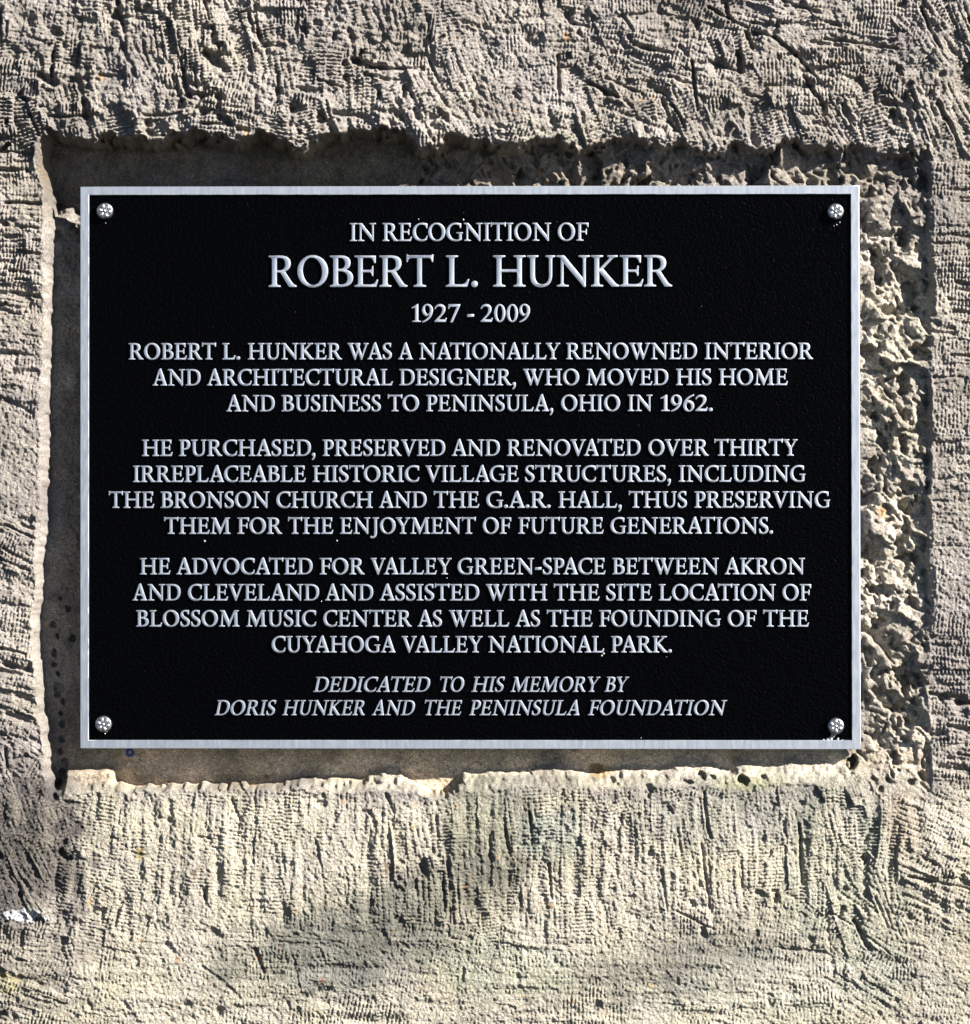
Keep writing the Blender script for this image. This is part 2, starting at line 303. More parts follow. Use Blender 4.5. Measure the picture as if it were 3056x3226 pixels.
fix += [(rs_.uniform(0, 3056), rs_.choice([rs_.uniform(0, 420), rs_.uniform(2500, 3226), rs_.uniform(2500, 3226)]), rs_.uniform(3, 7), (.45, .27, .12)) for _ in range(90)]
fix += [(rs_.uniform(350, 1900), rs_.uniform(2370, 2450), rs_.uniform(2, 4), (.12, .08, .06)) for _ in range(60)]
for x, y, r, c in fix:
    i0 = max(0, int((x - 3 * r - X0) / CELL)); i1 = min(NX, int((x + 3 * r - X0) / CELL) + 2); j0 = max(0, int((y - 3 * r - Y0) / CELL)); j1 = min(NY, int((y + 3 * r - Y0) / CELL) + 2)
    d = np.hypot(XX[j0:j1, i0:i1] - x, YY[j0:j1, i0:i1] - y) / r + .7 * n8[j0:j1, i0:i1]
    C[j0:j1, i0:i1] = mix(C[j0:j1, i0:i1], c3(*c), (1 - sst(.5, 1.2, d)) * .6)
C *= (1 + floor_mask * (.38 * fbm(46, 147, 4, .6) + .18 * noise(7, 7, 148)))[..., None]
var = 1 + .16 * fbm(220, 131, 3) + .15 * fbm(40, 135, 3) + .10 * noise(8, 8, 139)
C *= np.clip(var, .5, 1.5)[..., None]
C *= (1 + .05 * fbm(160, 141, 2))[..., None] * np.array([1, 1, 1], np.float32) 
C *= np.where(YY < 2450, .80, .66)[..., None].astype(np.float32)
C[..., 2] *= 1 + .08 * fbm(130, 145, 3)

# ------------------------------------------------------------------ materials
def new_mat(name):
    m = bpy.data.materials.new(name); m.use_nodes = True
    return m, m.node_tree, m.node_tree.nodes['Principled BSDF']
def stone_mat():
    m, t, b = new_mat('tooled_sandstone'); N = t.nodes.new; Lk = t.links.new
    at = N('ShaderNodeAttribute'); at.attribute_name = 'stain_and_shade'
    tc = N('ShaderNodeTexCoord')
    n1 = N('ShaderNodeTexNoise'); n1.inputs['Scale'].default_value = 900; n1.inputs['Detail'].default_value = 3
    Lk(tc.outputs['Object'], n1.inputs['Vector'])
    mr = N('ShaderNodeMapRange'); mr.inputs['From Min'].default_value = .3; mr.inputs['From Max'].default_value = .7
    mr.inputs['To Min'].default_value = .45; mr.inputs['To Max'].default_value = 1.5
    Lk(n1.outputs['Fac'], mr.inputs['Value'])
    mx = N('ShaderNodeMix'); mx.data_type = 'RGBA'; mx.blend_type = 'MULTIPLY'; mx.inputs['Factor'].default_value = 1
    Lk(at.outputs['Color'], mx.inputs['A']); Lk(mr.outputs['Result'], mx.inputs['B'])
    Lk(mx.outputs['Result'], b.inputs['Base Color'])
    b.inputs['Roughness'].default_value = .9; b.inputs['Specular IOR Level'].default_value = .25
    n2 = N('ShaderNodeTexNoise'); n2.inputs['Scale'].default_value = 1100; n2.inputs['Detail'].default_value = 4; n2.inputs['Roughness'].default_value = .7
    Lk(tc.outputs['Object'], n2.inputs['Vector'])
    bp = N('ShaderNodeBump'); bp.inputs['Strength'].default_value = 1; bp.inputs['Distance'].default_value = .002
    Lk(n2.outputs['Fac'], bp.inputs['Height']); Lk(bp.outputs['Normal'], b.inputs['Normal'])
    return m
def metal_mat(name, col, rough, metallic=1.0, streak=True, bump=.00004):
    m, t, b = new_mat(name); N = t.nodes.new; Lk = t.links.new
    tc = N('ShaderNodeTexCoord')
    b.inputs['Metallic'].default_value = metallic
    mp = N('ShaderNodeMapping'); mp.inputs['Scale'].default_value = (9, 1, 1.6); Lk(tc.outputs['Object'], mp.inputs['Vector'])
    n = N('ShaderNodeTexNoise'); n.inputs['Scale'].default_value = 45; n.inputs['Detail'].default_value = 7; n.inputs['Roughness'].default_value = .65
    Lk(mp.outputs['Vector'], n.inputs['Vector'])
    cr = N('ShaderNodeMix'); cr.data_type = 'RGBA'
    cr.inputs['A'].default_value = (col[0] * .92, col[1] * .93, col[2] * .95, 1); cr.inputs['B'].default_value = (min(1, col[0] * 1.1), min(1, col[1] * 1.1), min(1, col[2] * 1.08), 1)
    mr = N('ShaderNodeMapRange'); mr.inputs['From Min'].default_value = .35; mr.inputs['From Max'].default_value = .65
    Lk(n.outputs['Fac'], mr.inputs['Value']); Lk(mr.outputs['Result'], cr.inputs['Factor']); Lk(cr.outputs['Result'], b.inputs['Base Color'])
    r2 = N('ShaderNodeMapRange'); r2.inputs['To Min'].default_value = rough - .08; r2.inputs['To Max'].default_value = rough + .1
    Lk(n.outputs['Fac'], r2.inputs['Value']); Lk(r2.outputs['Result'], b.inputs['Roughness'])
    n2 = N('ShaderNodeTexNoise'); n2.inputs['Scale'].default_value = 700; n2.inputs['Detail'].default_value = 3
    Lk(tc.outputs['Object'], n2.inputs['Vector'])
    bp = N('ShaderNodeBump'); bp.inputs['Distance'].default_value = bump; bp.inputs['Strength'].default_value = 1
    Lk(n2.outputs['Fac'], bp.inputs['Height']); Lk(bp.outputs['Normal'], b.inputs['Normal'])
    return m
def panel_mat():
    m, t, b = new_mat('black_pebbled_enamel'); N = t.nodes.new; Lk = t.links.new
    tc = N('ShaderNodeTexCoord')
    b.inputs['Base Color'].default_value = (.0003, .0003, .0005, 1); b.inputs['Roughness'].default_value = .34; b.inputs['Specular IOR Level'].default_value = .035
    v = N('ShaderNodeTexVoronoi'); v.inputs['Scale'].default_value = 480; v.feature = 'SMOOTH_F1'
    nz = N('ShaderNodeTexNoise'); nz.inputs['Scale'].default_value = 260; nz.inputs['Detail'].default_value = 2
    Lk(tc.outputs['Object'], nz.inputs['Vector'])
    va = N('ShaderNodeVectorMath'); va.operation = 'MULTIPLY_ADD'; va.inputs[1].default_value = (.003, .003, .003)
    Lk(nz.outputs['Color'], va.inputs[0]); Lk(tc.outputs['Object'], va.inputs[2]); Lk(va.outputs[0], v.inputs['Vector'])
    bp = N('ShaderNodeBump'); bp.inputs['Distance'].default_value = .0005; bp.inputs['Strength'].default_value = 1; bp.invert = True
    Lk(v.outputs['Distance'], bp.inputs['Height']); Lk(bp.outputs['Normal'], b.inputs['Normal'])
    # sparse pale dust specks
    n3 = N('ShaderNodeTexVoronoi'); n3.inputs['Scale'].default_value = 70; Lk(tc.outputs['Object'], n3.inputs['Vector'])
    lt = N('ShaderNodeMath'); lt.operation = 'LESS_THAN'; lt.inputs[1].default_value = .035; Lk(n3.outputs['Distance'], lt.inputs[0])
    sc = N('ShaderNodeSeparateColor'); Lk(n3.outputs['Color'], sc.inputs[0])
    gt = N('ShaderNodeMath'); gt.operation = 'GREATER_THAN'; gt.inputs[1].default_value = .97; Lk(sc.outputs[0], gt.inputs[0])
    ml = N('ShaderNodeMath'); ml.operation = 'MULTIPLY'; Lk(lt.outputs[0], ml.inputs[0]); Lk(gt.outputs[0], ml.inputs[1])
    mx = N('ShaderNodeMix'); mx.data_type = 'RGBA'; mx.inputs['A'].default_value = (.0003, .0003, .0005, 1); mx.inputs['B'].default_value = (.03, .03, .03, 1)
    Lk(ml.outputs[0], mx.inputs['Factor']); Lk(mx.outputs['Result'], b.inputs['Base Color'])
    return m
def plastic_mat(name, col):
    m, t, b = new_mat(name)
    n = t.nodes.new('ShaderNodeTexNoise'); n.inputs['Scale'].default_value = 400
    mx = t.nodes.new('ShaderNodeMix'); mx.data_type = 'RGBA'
    mx.inputs['A'].default_value = (*[c * .7 for c in col], 1); mx.inputs['B'].default_value = (*col, 1)
    t.links.new(n.outputs['Fac'], mx.inputs['Factor']); t.links.new(mx.outputs['Result'], b.inputs['Base Color'])
    b.inputs['Roughness'].default_value = .5
    return m
M_STONE = stone_mat()
M_FRAME = metal_mat('milled_aluminium_border', (.475, .49, .52), .5, bump=.000015)
M_LETTER = metal_mat('milled_aluminium_letters', (.53, .545, .58), .45, bump=.00001)
M_SCREW = metal_mat('cast_aluminium_rosette', (.62, .62, .62), .4)
M_SCREW_DARK = metal_mat('dark_aluminium', (.24, .24, .24), .42)  # disc darker than the petals, so the gaps between them read dark
M_FLECK = metal_mat('worn_bare_metal', (.30, .30, .30), .6)
M_PANEL = panel_mat()
M_BLUE = plastic_mat('blue_plastic', (.01, .05, .35))

# ------------------------------------------------------------------ stone mesh
def axis(lo, hi, a, b, step):
    mid = list(np.arange(a, b + .01, step))
    up = []; x = mid[-1]; s = step
    while x < hi: s = min(s * 1.12, 26); x += s; up.append(x)
    dn = []; x = mid[0]; s = step
    while x > lo: s = min(s * 1.12, 26); x -= s; dn.append(x)
    return np.array(dn[::-1] + mid + up, dtype=np.float32)
STEP = 2.35
ax = axis(-2300, 5400, -30, 3086, STEP); ay = axis(-2200, 5500, -30, 3256, STEP)
def reflect(q, lo, hi):
    p = hi - lo; t = np.mod(q - lo, 2 * p); return lo + np.where(t > p, 2 * p - t, t)
rx = (reflect(ax, X0, X1) - X0) / CELL; ry = (reflect(ay, Y0, Y1) - Y0) / CELL
ix = np.clip(rx.astype(int), 0, NX - 2); iy = np.clip(ry.astype(int), 0, NY - 2)
fx = (rx - ix).astype(np.float32); fy = (ry - iy).astype(np.float32)[:, None]
def samp(A):
    B = A[iy] * (1 - (fy if A.ndim == 2 else fy[..., None])) + A[iy + 1] * (fy if A.ndim == 2 else fy[..., None])
    f = fx if A.ndim == 2 else fx[:, None]
    return B[:, ix] * (1 - f) + B[:, ix + 1] * f
Hs = samp(H)
# outside the photographed patch the wall runs on as plain tooled face: no second recess
outm = np.maximum(np.maximum(X0 - ax, ax - X1)[None, :], np.maximum(Y0 - ay, ay - Y1)[:, None])
Hs = np.where(outm > 0, np.maximum(Hs, -12), Hs)
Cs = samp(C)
nxv, nyv = len(ax), len(ay)
vx = (ax - 1528) * S; vz = (1613 - ay) * S
co = np.empty((nyv, nxv, 3), np.float32)
co[..., 0] = vx[None, :]; co[..., 1] = -Hs * S; co[..., 2] = vz[:, None]
idx = np.arange(nyv * nxv).reshape(nyv, nxv)
q = np.stack([idx[:-1, :-1], idx[1:, :-1], idx[1:, 1:], idx[:-1, 1:]], -1)
cxm = (ax[:-1] + ax[1:]) / 2; cym = (ay[:-1] + ay[1:]) / 2
hole = ((cxm > 330) & (cxm < 2630))[None, :] & ((cym > 660) & (cym < 2290))[:, None]
q = q[~hole]
verts = co.reshape(-1, 3); cols = Cs.reshape(-1, 3)
# coarse floor behind the plaque, overlapping the fine part by a few millimetres underneath
bx = np.linspace(300, 2660, 60); by = np.linspace(630, 2320, 44)
bh = np.full((44, 60), -175.0); base = len(verts)
bv = np.stack([np.broadcast_to((bx - 1528) * S, (44, 60)), -bh * S, np.broadcast_to(((1613 - by) * S)[:, None], (44, 60))], -1).reshape(-1, 3)
bi = np.arange(44 * 60).reshape(44, 60) + base
bq = np.stack([bi[:-1, :-1], bi[1:, :-1], bi[1:, 1:], bi[:-1, 1:]], -1).reshape(-1, 4)
# outer sides of the wall: a skirt 0.35 m deep
ring = np.concatenate([idx[0, :], idx[1:, -1], idx[-1, -2::-1], idx[-2:0:-1, 0]])
sk = verts[ring].copy(); sk[:, 1] = .35; sb = base + len(bv); nr = len(ring)
si = np.arange(nr) + sb
sq = np.stack([ring, np.roll(ring, -1), np.roll(si, -1), si], -1)
verts = np.concatenate([verts, bv.astype(np.float32), sk]); quads = np.concatenate([q, bq, sq]).astype(np.int32)
cols = np.concatenate([cols, np.tile(c3(.16, .13, .1), (len(bv), 1)), np.tile(c3(.21, .18, .155), (nr, 1))])
used = np.zeros(len(verts), bool); used[quads.ravel()] = True
remap = np.cumsum(used) - 1; verts = verts[used]; cols = cols[used]; quads = remap[quads].astype(np.int32)
me = bpy.data.meshes.new('stone_wall')
me.vertices.add(len(verts)); me.vertices.foreach_set('co', verts.ravel())
me.loops.add(quads.size); me.loops.foreach_set('vertex_index', quads.ravel())
me.polygons.add(len(quads)); me.polygons.foreach_set('loop_start', np.arange(0, quads.size, 4, dtype=np.int32))
me.polygons.foreach_set('use_smooth', np.ones(len(quads), bool))
me.update(calc_edges=True)
at = me.color_attributes.new('stain_and_shade', 'FLOAT_COLOR', 'POINT')  # stone tints and stains together with the painted light and shade
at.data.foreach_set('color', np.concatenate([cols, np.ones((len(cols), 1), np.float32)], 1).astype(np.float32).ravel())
me.materials.append(M_STONE)
wall = bpy.data.objects.new('stone_wall', me); COL.objects.link(wall)
wall['label'] = 'rough tooled sandstone wall with a sunken recess holding the black plaque'; wall['category'] = 'wall'
print('stone quads', len(quads))

# ------------------------------------------------------------------ plaque
HP = -15.0                                   # height of the border face
plaque = bpy.data.objects.new('memorial_plaque', None); COL.objects.link(plaque)
plaque['label'] = 'black metal memorial plaque with raised silver serif lettering and border in the stone recess'
plaque['category'] = 'plaque'
plaque.empty_display_size = .05
plaque.location = px(1480, 1473, HP)
plaque.rotation_euler = (math.radians(.12), 0, math.radians(-.45))
bpy.context.view_layer.update()
PM = plaque.matrix_basis.copy(); PI = PM.inverted()
camp = Vector((0, -D, 0))
def onp(x, y):
    """photograph pixel -> point on the plaque's face, in the plaque's own axes"""
    d = px(x, y) - camp; o = PI @ camp; dl = PI.to_3x3() @ d
    t = -o.y / dl.y; p = o + dl * t
    return p.x, p.z
def link(name, me, mat, parent, kind=None):
    o = bpy.data.objects.new(name, me); COL.objects.link(o)
    if mat and not me.materials: me.materials.append(mat)
    o.parent = parent
    if kind: o['kind'] = kind
    return o
def fine(me, ang=35):
    for p in me.polygons: p.use_smooth = True
    me.set_sharp_from_angle(angle=math.radians(ang))
OUT = [onp(253, 588), onp(2707, 584), onp(2712, 2361), onp(253, 2358)]
INN = [onp(280.5, 614.5), onp(2680.5, 611.5), onp(2684.5, 2332), onp(279, 2331.5)]
# border ring: bevelled, slightly wavering inner edge as in a sand casting
def border():
    bm = bmesh.new(); n = 70; cen = ((OUT[0][0] + OUT[2][0]) / 2, (OUT[0][1] + OUT[2][1]) / 2)
    def loop(quad, inset, y, wob=0):
        pts = []
        for k in range(4):
            a = quad[k]; b = quad[(k + 1) % 4]
            for i in range(n):
                f = i / n; x = a[0] + (b[0] - a[0]) * f; z = a[1] + (b[1] - a[1]) * f
                pts.append([x, z, k, i])
        vs = []
        for x, z, k, i in pts:
            sx = -1 if x > cen[0] else 1; sz = -1 if z > cen[1] else 1
            ddx = inset * sx * (1 if k in (1, 3) or i == 0 else 0); ddz = inset * sz * (1 if k in (0, 2) or i == 0 else 0)
            if wob and i:
                wv = random.uniform(-wob, wob)
                if k in (1, 3): ddx += wv
                else: ddz += wv
            vs.append(bm.verts.new((x + ddx, y, z + ddz)))
        return vs
    B = 1.0 * S
    rings = [loop(OUT, 0, 24 * S), loop(OUT, 0, B), loop(OUT, .5 * B, .4 * B), loop(OUT, 1.6 * B, 0), loop(INN, -1.6 * B, 0, .8 * S), loop(INN, -.5 * B, .3 * B, .4 * S), loop(INN, 0, 1.2 * B, .4 * S), loop(INN, .2 * B, 9 * S)]
    for r1, r2 in zip(rings, rings[1:]):
        m = len(r1)
        for i in range(m): bm.faces.new((r1[i], r1[(i + 1) % m], r2[(i + 1) % m], r2[i]))
    bmesh.ops.recalc_face_normals(bm, faces=bm.faces)
    me = bpy.data.meshes.new('border'); bm.to_mesh(me); bm.free(); fine(me, 50)
    for p in me.polygons: p.use_smooth = abs(p.normal.y) < .97
    return me
bo = border()
link('border', bo, M_FRAME, plaque)
def panel():
    bm = bmesh.new()
    e = 5 * S
    f = [(INN[0][0] - e, INN[0][1] + e), (INN[1][0] + e, INN[1][1] + e), (INN[2][0] + e, INN[2][1] - e), (INN[3][0] - e, INN[3][1] - e)]
    a = [bm.verts.new((x, 8 * S, z)) for x, z in f]; b = [bm.verts.new((x, 23 * S, z)) for x, z in f]
    bm.faces.new(a); bm.faces.new(b[::-1])
    for i in range(4): bm.faces.new((a[i], b[i], b[(i + 1) % 4], a[(i + 1) % 4]))
    bmesh.ops.recalc_face_normals(bm, faces=bm.faces)
    me = bpy.data.meshes.new('backing_panel'); bm.to_mesh(me); bm.free(); return me
link('backing_panel', panel(), M_PANEL, plaque)

# ------------------------------------------------------------------ rosette screw heads
def lathe(profile, seg=40):
    bm = bmesh.new(); rings = []
    for r, y in profile:
        if r == 0: rings.append([bm.verts.new((0, -y, 0))])
        else: rings.append([bm.verts.new((r * math.cos(2 * math.pi * k / seg), -y, r * math.sin(2 * math.pi * k / seg))) for k in range(seg)])
    for a, b in zip(rings, rings[1:]):
        for k in range(seg):
            k2 = (k + 1) % seg
            if len(b) == 1: bm.faces.new((a[k], a[k2], b[0]))
            else: bm.faces.new((a[k], a[k2], b[k2], b[k]))
    bmesh.ops.recalc_face_normals(bm, faces=bm.faces)
    me = bpy.data.meshes.new('rosette_screw'); bm.to_mesh(me); bm.free(); fine(me, 60); return me
HEAD = lathe([(25 * S, 0), (26 * S, 3 * S), (26 * S, 12 * S), (25 * S, 17 * S), (23 * S, 19 * S), (20 * S, 19.5 * S), (8 * S, 19 * S), (0, 18.5 * S)])
def ell(name, a, b, c, taper=0):
    bm = bmesh.new(); bmesh.ops.create_uvsphere(bm, u_segments=16, v_segments=10, radius=1)
    for v in bm.verts:
        k = 1 + taper * v.co.x
        v.co = Vector((v.co.x * a, v.co.y * b, v.co.z * c * k))
    me = bpy.data.meshes.new(name); bm.to_mesh(me); bm.free(); fine(me, 180); return me
PETAL = ell('petal', 7.6 * S, 4.0 * S, 5.4 * S, .34); BEAD = ell('bead', 4.8 * S, 5 * S, 4.8 * S)
for n_, (sx, sy, rot) in enumerate([(331, 665, 10), (2632, 667, 40), (326.5, 2281, 75), (2633, 2287, 28)]):
    X, Z = onp(sx, sy)
    hd = link('rosette_screw', HEAD, M_SCREW_DARK, plaque); hd.location = (X, 8 * S, Z); hd.rotation_euler = (0, math.radians(rot), 0)
    for k in range(6):
        a = 2 * math.pi * k / 6
        p = link('petal', PETAL, M_SCREW, hd); p.location = (14.4 * S * math.cos(a), -19.5 * S, 14.4 * S * math.sin(a)); p.rotation_euler = (0, -a, 0)
    b_ = link('bead', BEAD, M_SCREW, hd); b_.location = (0, -20 * S, 0)

# ------------------------------------------------------------------ the serif capitals, drawn as outlines (cap height = 100)
def path(p):
    """(x,y) = line, (x1,y1,x2,y2,x,y) = cubic"""
    out = [p[0]]
    for s_ in p[1:]:
        if len(s_) == 2: out.append(s_)
        else:
            a = out[-1]
            for i in range(1, 11):
                t = i / 10; u = 1 - t
                out.append(tuple(u ** 3 * a[k] + 3 * u * u * t * s_[k] + 3 * u * t * t * s_[2 + k] + t ** 3 * s_[4 + k] for k in (0, 1)))
    return out
def ellp(cx, cy, rx_, ry_, rot=0, n=48, pw=1.0):
    r = math.radians(rot); o = []
    for k in range(n):
        a = 2 * math.pi * k / n; x = rx_ * math.copysign(abs(math.cos(a)) ** pw, math.cos(a)); y = ry_ * math.copysign(abs(math.sin(a)) ** pw, math.sin(a))
        o.append((cx + x * math.cos(r) - y * math.sin(r), cy + x * math.sin(r) + y * math.cos(r)))
    return o
def stem(a, b, bot=None, top=None, y0=0, y1=100):
    """vertical stem a..b with bracketed slab serifs reaching bot=(l,r), top=(l,r)"""
    P = []
    if bot: P += [(bot[0], y0), (bot[1], y0), (bot[1], y0 + 4.6), (b + 2.5, y0 + 5.5, b, y0 + 7, b, y0 + 14)]
    else: P += [(a, y0), (b, y0)]
    if top: P += [(b, y1 - 14), (b, y1 - 7, b + 2.5, y1 - 5.5, top[1], y1 - 4.6), (top[1], y1), (top[0], y1), (top[0], y1 - 4.6), (a - 2.5, y1 - 5.5, a, y1 - 7, a, y1 - 14)]
    else: P += [(b, y1), (a, y1)]
    if bot: P += [(a, y0 + 14), (a, y0 + 7, a - 2.5, y0 + 5.5, bot[0], y0 + 4.6)]
    return path(P)
def arms_E(w_, bottom=True, midx=60):
    r = [('+', path([(20, 100), (68 * w_, 100), (67.5 * w_, 76), (63 * w_, 76), (61 * w_, 88, 57 * w_, 93.5, 44 * w_, 93.5), (20, 93.5)])),
         ('+', path([(20, 54), (48, 54), (54, 54, midx - 4, 58, midx - 3.5, 67), (midx, 67), (midx, 34), (midx - 4, 34), (midx - 4.5, 43, 54, 47, 48, 47), (20, 47)]))]
    if bottom: r.append(('+', path([(20, 7.3), (48, 7.3), (60, 7.3, 67, 11, 72, 24), (76, 23.3), (69.5, 0), (20, 0)])))
    return r
G = {}
G['I'] = (38.5, [('+', stem(12, 26.5, (0, 38.5), (0, 38.5)))])
G['H'] = (104.3, [('+', stem(11.8, 26.4, (0, 39.3), (0, 39.3))), ('+', stem(77.2, 91.8, (65.2, 104.3), (65.2, 104.3))), ('+', [(20, 47.2), (82, 47.2), (82, 55.3), (20, 55.3)])])
G['E'] = (76, [('+', stem(12, 26, (0, 30), (0, 30)))] + arms_E(1.0))
G['F'] = (70, [('+', stem(12, 26, (0, 40), (0, 30)))] + arms_E(1.02, False, 59))
G['L'] = (75, [('+', stem(11.7, 26.3, (0, 30), (0, 39))), ('+', path([(20, 7.3), (44, 7.3), (58, 7.3, 65, 11, 70.5, 25), (75, 24), (68, 0), (20, 0)]))])
G['T'] = (86.3, [('+', stem(35, 49.3, (22.6, 63), None, 0, 96)), ('+', path([(6, 92.5), (80, 92.5), (83, 92), (79, 90, 80.5, 84, 81.5, 79), (85, 79), (86.3, 104), (83, 104), (80, 100.5), (6, 100.5), (3.2, 104), (.6, 103.5), (0, 79), (3.6, 79), (4.6, 87, 7, 91.5, 18, 92.5)])),
    ('+', path([(64, 93), (72, 93), (80, 90, 80.5, 86, 81.5, 79), (84.5, 79), (84.5, 98), (64, 98)]))])
G['R'] = (89.6, [('+', stem(11.5, 26, (0, 38.5), (0, 30))), ('+', path([(15, 100), (36, 100.4), (58, 100.8, 70.5, 92, 70.5, 75), (70.5, 61, 61, 52, 47, 47), (15, 46.5)])),
    ('-', path([(26, 92.5), (29, 93.6), (34, 93.8), (47, 93.8, 53.9, 86, 53.9, 73), (53.9, 60, 47, 52.6, 33, 52.6), (26, 52.6)])),
    ('+', path([(37, 47.5), (52, 49.5), (74, 16), (79, 8.8, 84, 5.6, 89.6, 4.6), (89.6, 0), (66, 0)]))])
G['P'] = (66.5, [('+', stem(11.5, 26, (0, 40), (0, 30))), ('+', path([(15, 100), (34, 100.4), (55, 100.8, 66.5, 90, 66.5, 71), (66.5, 51, 53, 39.5, 34, 39.5), (20, 40)])),
    ('-', path([(26, 92.5), (32, 93.8), (43, 93.8, 50, 85, 50, 70), (50, 54, 43, 46, 33, 46), (26, 47)]))])
G['B'] = (74.3, [('+', stem(11.7, 26, (0, 30), (0, 30))), ('+', path([(15, 100), (36, 100.4), (56, 100.6, 66, 91, 66, 77), (66, 65, 58, 57, 50, 54.5), (65, 52.5, 74.3, 44, 74.3, 29), (74.3, 10, 60, 0, 37, 0), (15, 0)])),
    ('-', path([(26, 93), (33, 93.8), (43, 93.8, 49.5, 86, 49.5, 75), (49.5, 63, 43, 57.4, 33, 57.4), (26, 57.4)])),
    ('-', path([(26, 50.6), (34, 50.6), (48, 50.6, 57.5, 42, 57.5, 28), (57.5, 14, 49, 6.8, 37, 6.8), (30, 6.8, 26, 8, 26, 14)]))])
G['D'] = (91.5, [('+', stem(11.5, 26, (0, 30), (0, 30))), ('+', path([(15, 100), (43, 100.2), (74, 100, 91.5, 82, 91.5, 51), (91.5, 22, 73, 0, 40, 0), (15, 0)])),
    ('-', path([(26, 92), (30, 93.2), (40, 93.2), (62, 93.2, 75.5, 77, 75.5, 49), (75.5, 21, 62, 6.6, 43, 6.6), (32, 6.6, 26, 7.5, 26, 13)]))])
G['O'] = (97.8, [('+', ellp(48.9, 50, 48.9, 51.7)), ('-', ellp(47.8, 50, 31.4, 44.6, 6))])
G['C'] = (85, [('+', path([(84.5, 96.5), (83, 71), (78.5, 71.5), (77, 84, 68, 93.5, 53, 93.5), (31, 93.5, 16.5, 77, 16.5, 53), (16.5, 27, 32, 7.5, 56, 7.5), (68, 7.5, 77, 14, 81, 29), (85, 28),
    (80.5, 7), (72, 1, 62, -1.7, 51, -1.7), (21, -1.7, 0, 18, 0, 48), (0, 80, 24, 101.7, 55, 101.7), (67, 101.7, 77, 99.5, 84.5, 96.5)]))])
G['G'] = (94, [('+', path([(84.5, 96.5), (83, 72), (78.5, 72.5), (77, 85, 68, 93.5, 53, 93.5), (31, 93.5, 16.5, 77, 16.5, 53), (16.5, 25, 32, 6, 58, 6), (65, 6, 70, 7, 73, 9.5), (73, 36), (73, 42, 68, 42.5, 58, 43), (58, 47.6),
    (94, 47.6), (94, 43), (89, 42.5, 87, 41, 87, 36), (87, 6.5), (78, 1, 67, -1.7, 55, -1.7), (21, -1.7, 0, 18, 0, 48), (0, 80, 24, 101.7, 55, 101.7), (67, 101.7, 77, 99.5, 84.5, 96.5)]))])
G['S'] = (55.6, [('+', path([(51, 99.5), (50, 76), (45.8, 76), (44.5, 87, 39, 94.4, 29, 94.4), (20, 94.4, 14.5, 88, 14.5, 79), (14.5, 69, 22, 63.5, 32, 57.5), (46, 49, 55.6, 42, 55.6, 27), (55.6, 9, 42, -1.7, 24, -1.7),
    (14, -1.7, 6, 1.5, 2, 4.5), (0, 29), (4.3, 29), (7, 14, 15, 5.8, 26, 5.8), (36, 5.8, 41.3, 13, 41.3, 22.5), (41.3, 32, 35, 36.5, 25, 42.5), (8, 52.5, 1.5, 61, 1.5, 74), (1.5, 91, 14, 101.7, 31, 101.7), (39, 101.7, 46, 100.5, 51, 99.5)]))])
G['U'] = (90.6, [('+', path([(11.5, 86), (11.5, 93, 9, 94.5, 0, 95.4), (0, 100), (37, 100), (37, 95.4), (28, 94.5, 25.8, 93, 25.8, 86), (25.8, 37), (25.8, 17, 34, 7.3, 50, 7.3), (64, 7.3, 71.6, 18, 71.6, 37), (71.6, 86), (71.6, 93, 68, 94.5, 60, 95.4), (60, 100),
    (90.6, 100), (90.6, 95.4), (84, 94.5, 81, 93, 81, 86), (81, 36), (81, 12, 68, -1.8, 46, -1.8), (22, -1.8, 11.5, 13, 11.5, 36)]))])
G['N'] = (107.4, [('+', stem(15, 23, (2, 39.8), None, 0, 90)), ('+', path([(0, 100), (25.5, 100), (87, 25), (94.3, 14), (94.3, -1.5), (88.8, -1.5), (22.5, 78), (19, 84, 18, 92, 8, 94.5), (0, 95.4)])), ('+', stem(86, 94.3, None, (71.3, 107.4), 8, 100))])
G['K'] = (90, [('+', stem(11.7, 26, (0, 39), (0, 39))), ('+', path([(24, 51), (36, 54), (66, 86), (71, 92, 76, 94.6, 85.7, 95.4), (85.7, 100), (52.5, 100), (52.5, 95.4), (60, 95, 61, 93, 58, 89), (24, 54)])),
    ('+', path([(25, 50.5), (37, 59.5), (74, 16), (80, 9, 84, 6, 90, 4.8), (90, 0), (66.5, 0)]))])
G['A'] = (90.5, [('+', path([(42, 100), (47.5, 104.5), (51.8, 104.5), (83, 14), (85, 8, 86.5, 5.4, 90.5, 4.6), (90.5, 0), (50.5, 0), (50.5, 4.6), (60, 5, 63, 7, 66, 14.5), (60, 31), (26, 31), (27, 31), (42, 77), (43, 76), (43.5, 80), (43, 92)])),
    ('-', [(28.6, 38.6), (54.5, 38.6), (42.3, 78)]), ('-', [(15, -3), (34, -3), (34, 31.8), (26.3, 31.8)]), ('+', path([(40, 99), (48, 99), (21, 16), (18.5, 8, 21, 5.4, 31, 4.6), (31, 0), (0, 0), (0, 4.6), (7, 5.5, 10.5, 9, 13, 16)])), ('-', [(28.6, 38.6), (54.0, 38.6), (43.4, 72)])])
G['V'] = (93.4, [('+', path([(0, 100), (37, 100), (37, 95.4), (27, 94.5, 26, 92, 28.5, 85), (51.8, 24), (73, 85), (75, 92, 73, 94.5, 63, 95.4), (63, 100), (93.4, 100), (93.4, 95.4), (86, 94, 83.5, 90, 81.5, 84), (49, -2), (44.5, -2), (12, 84), (9.5, 91, 7, 94.5, 0, 95.4)]))])
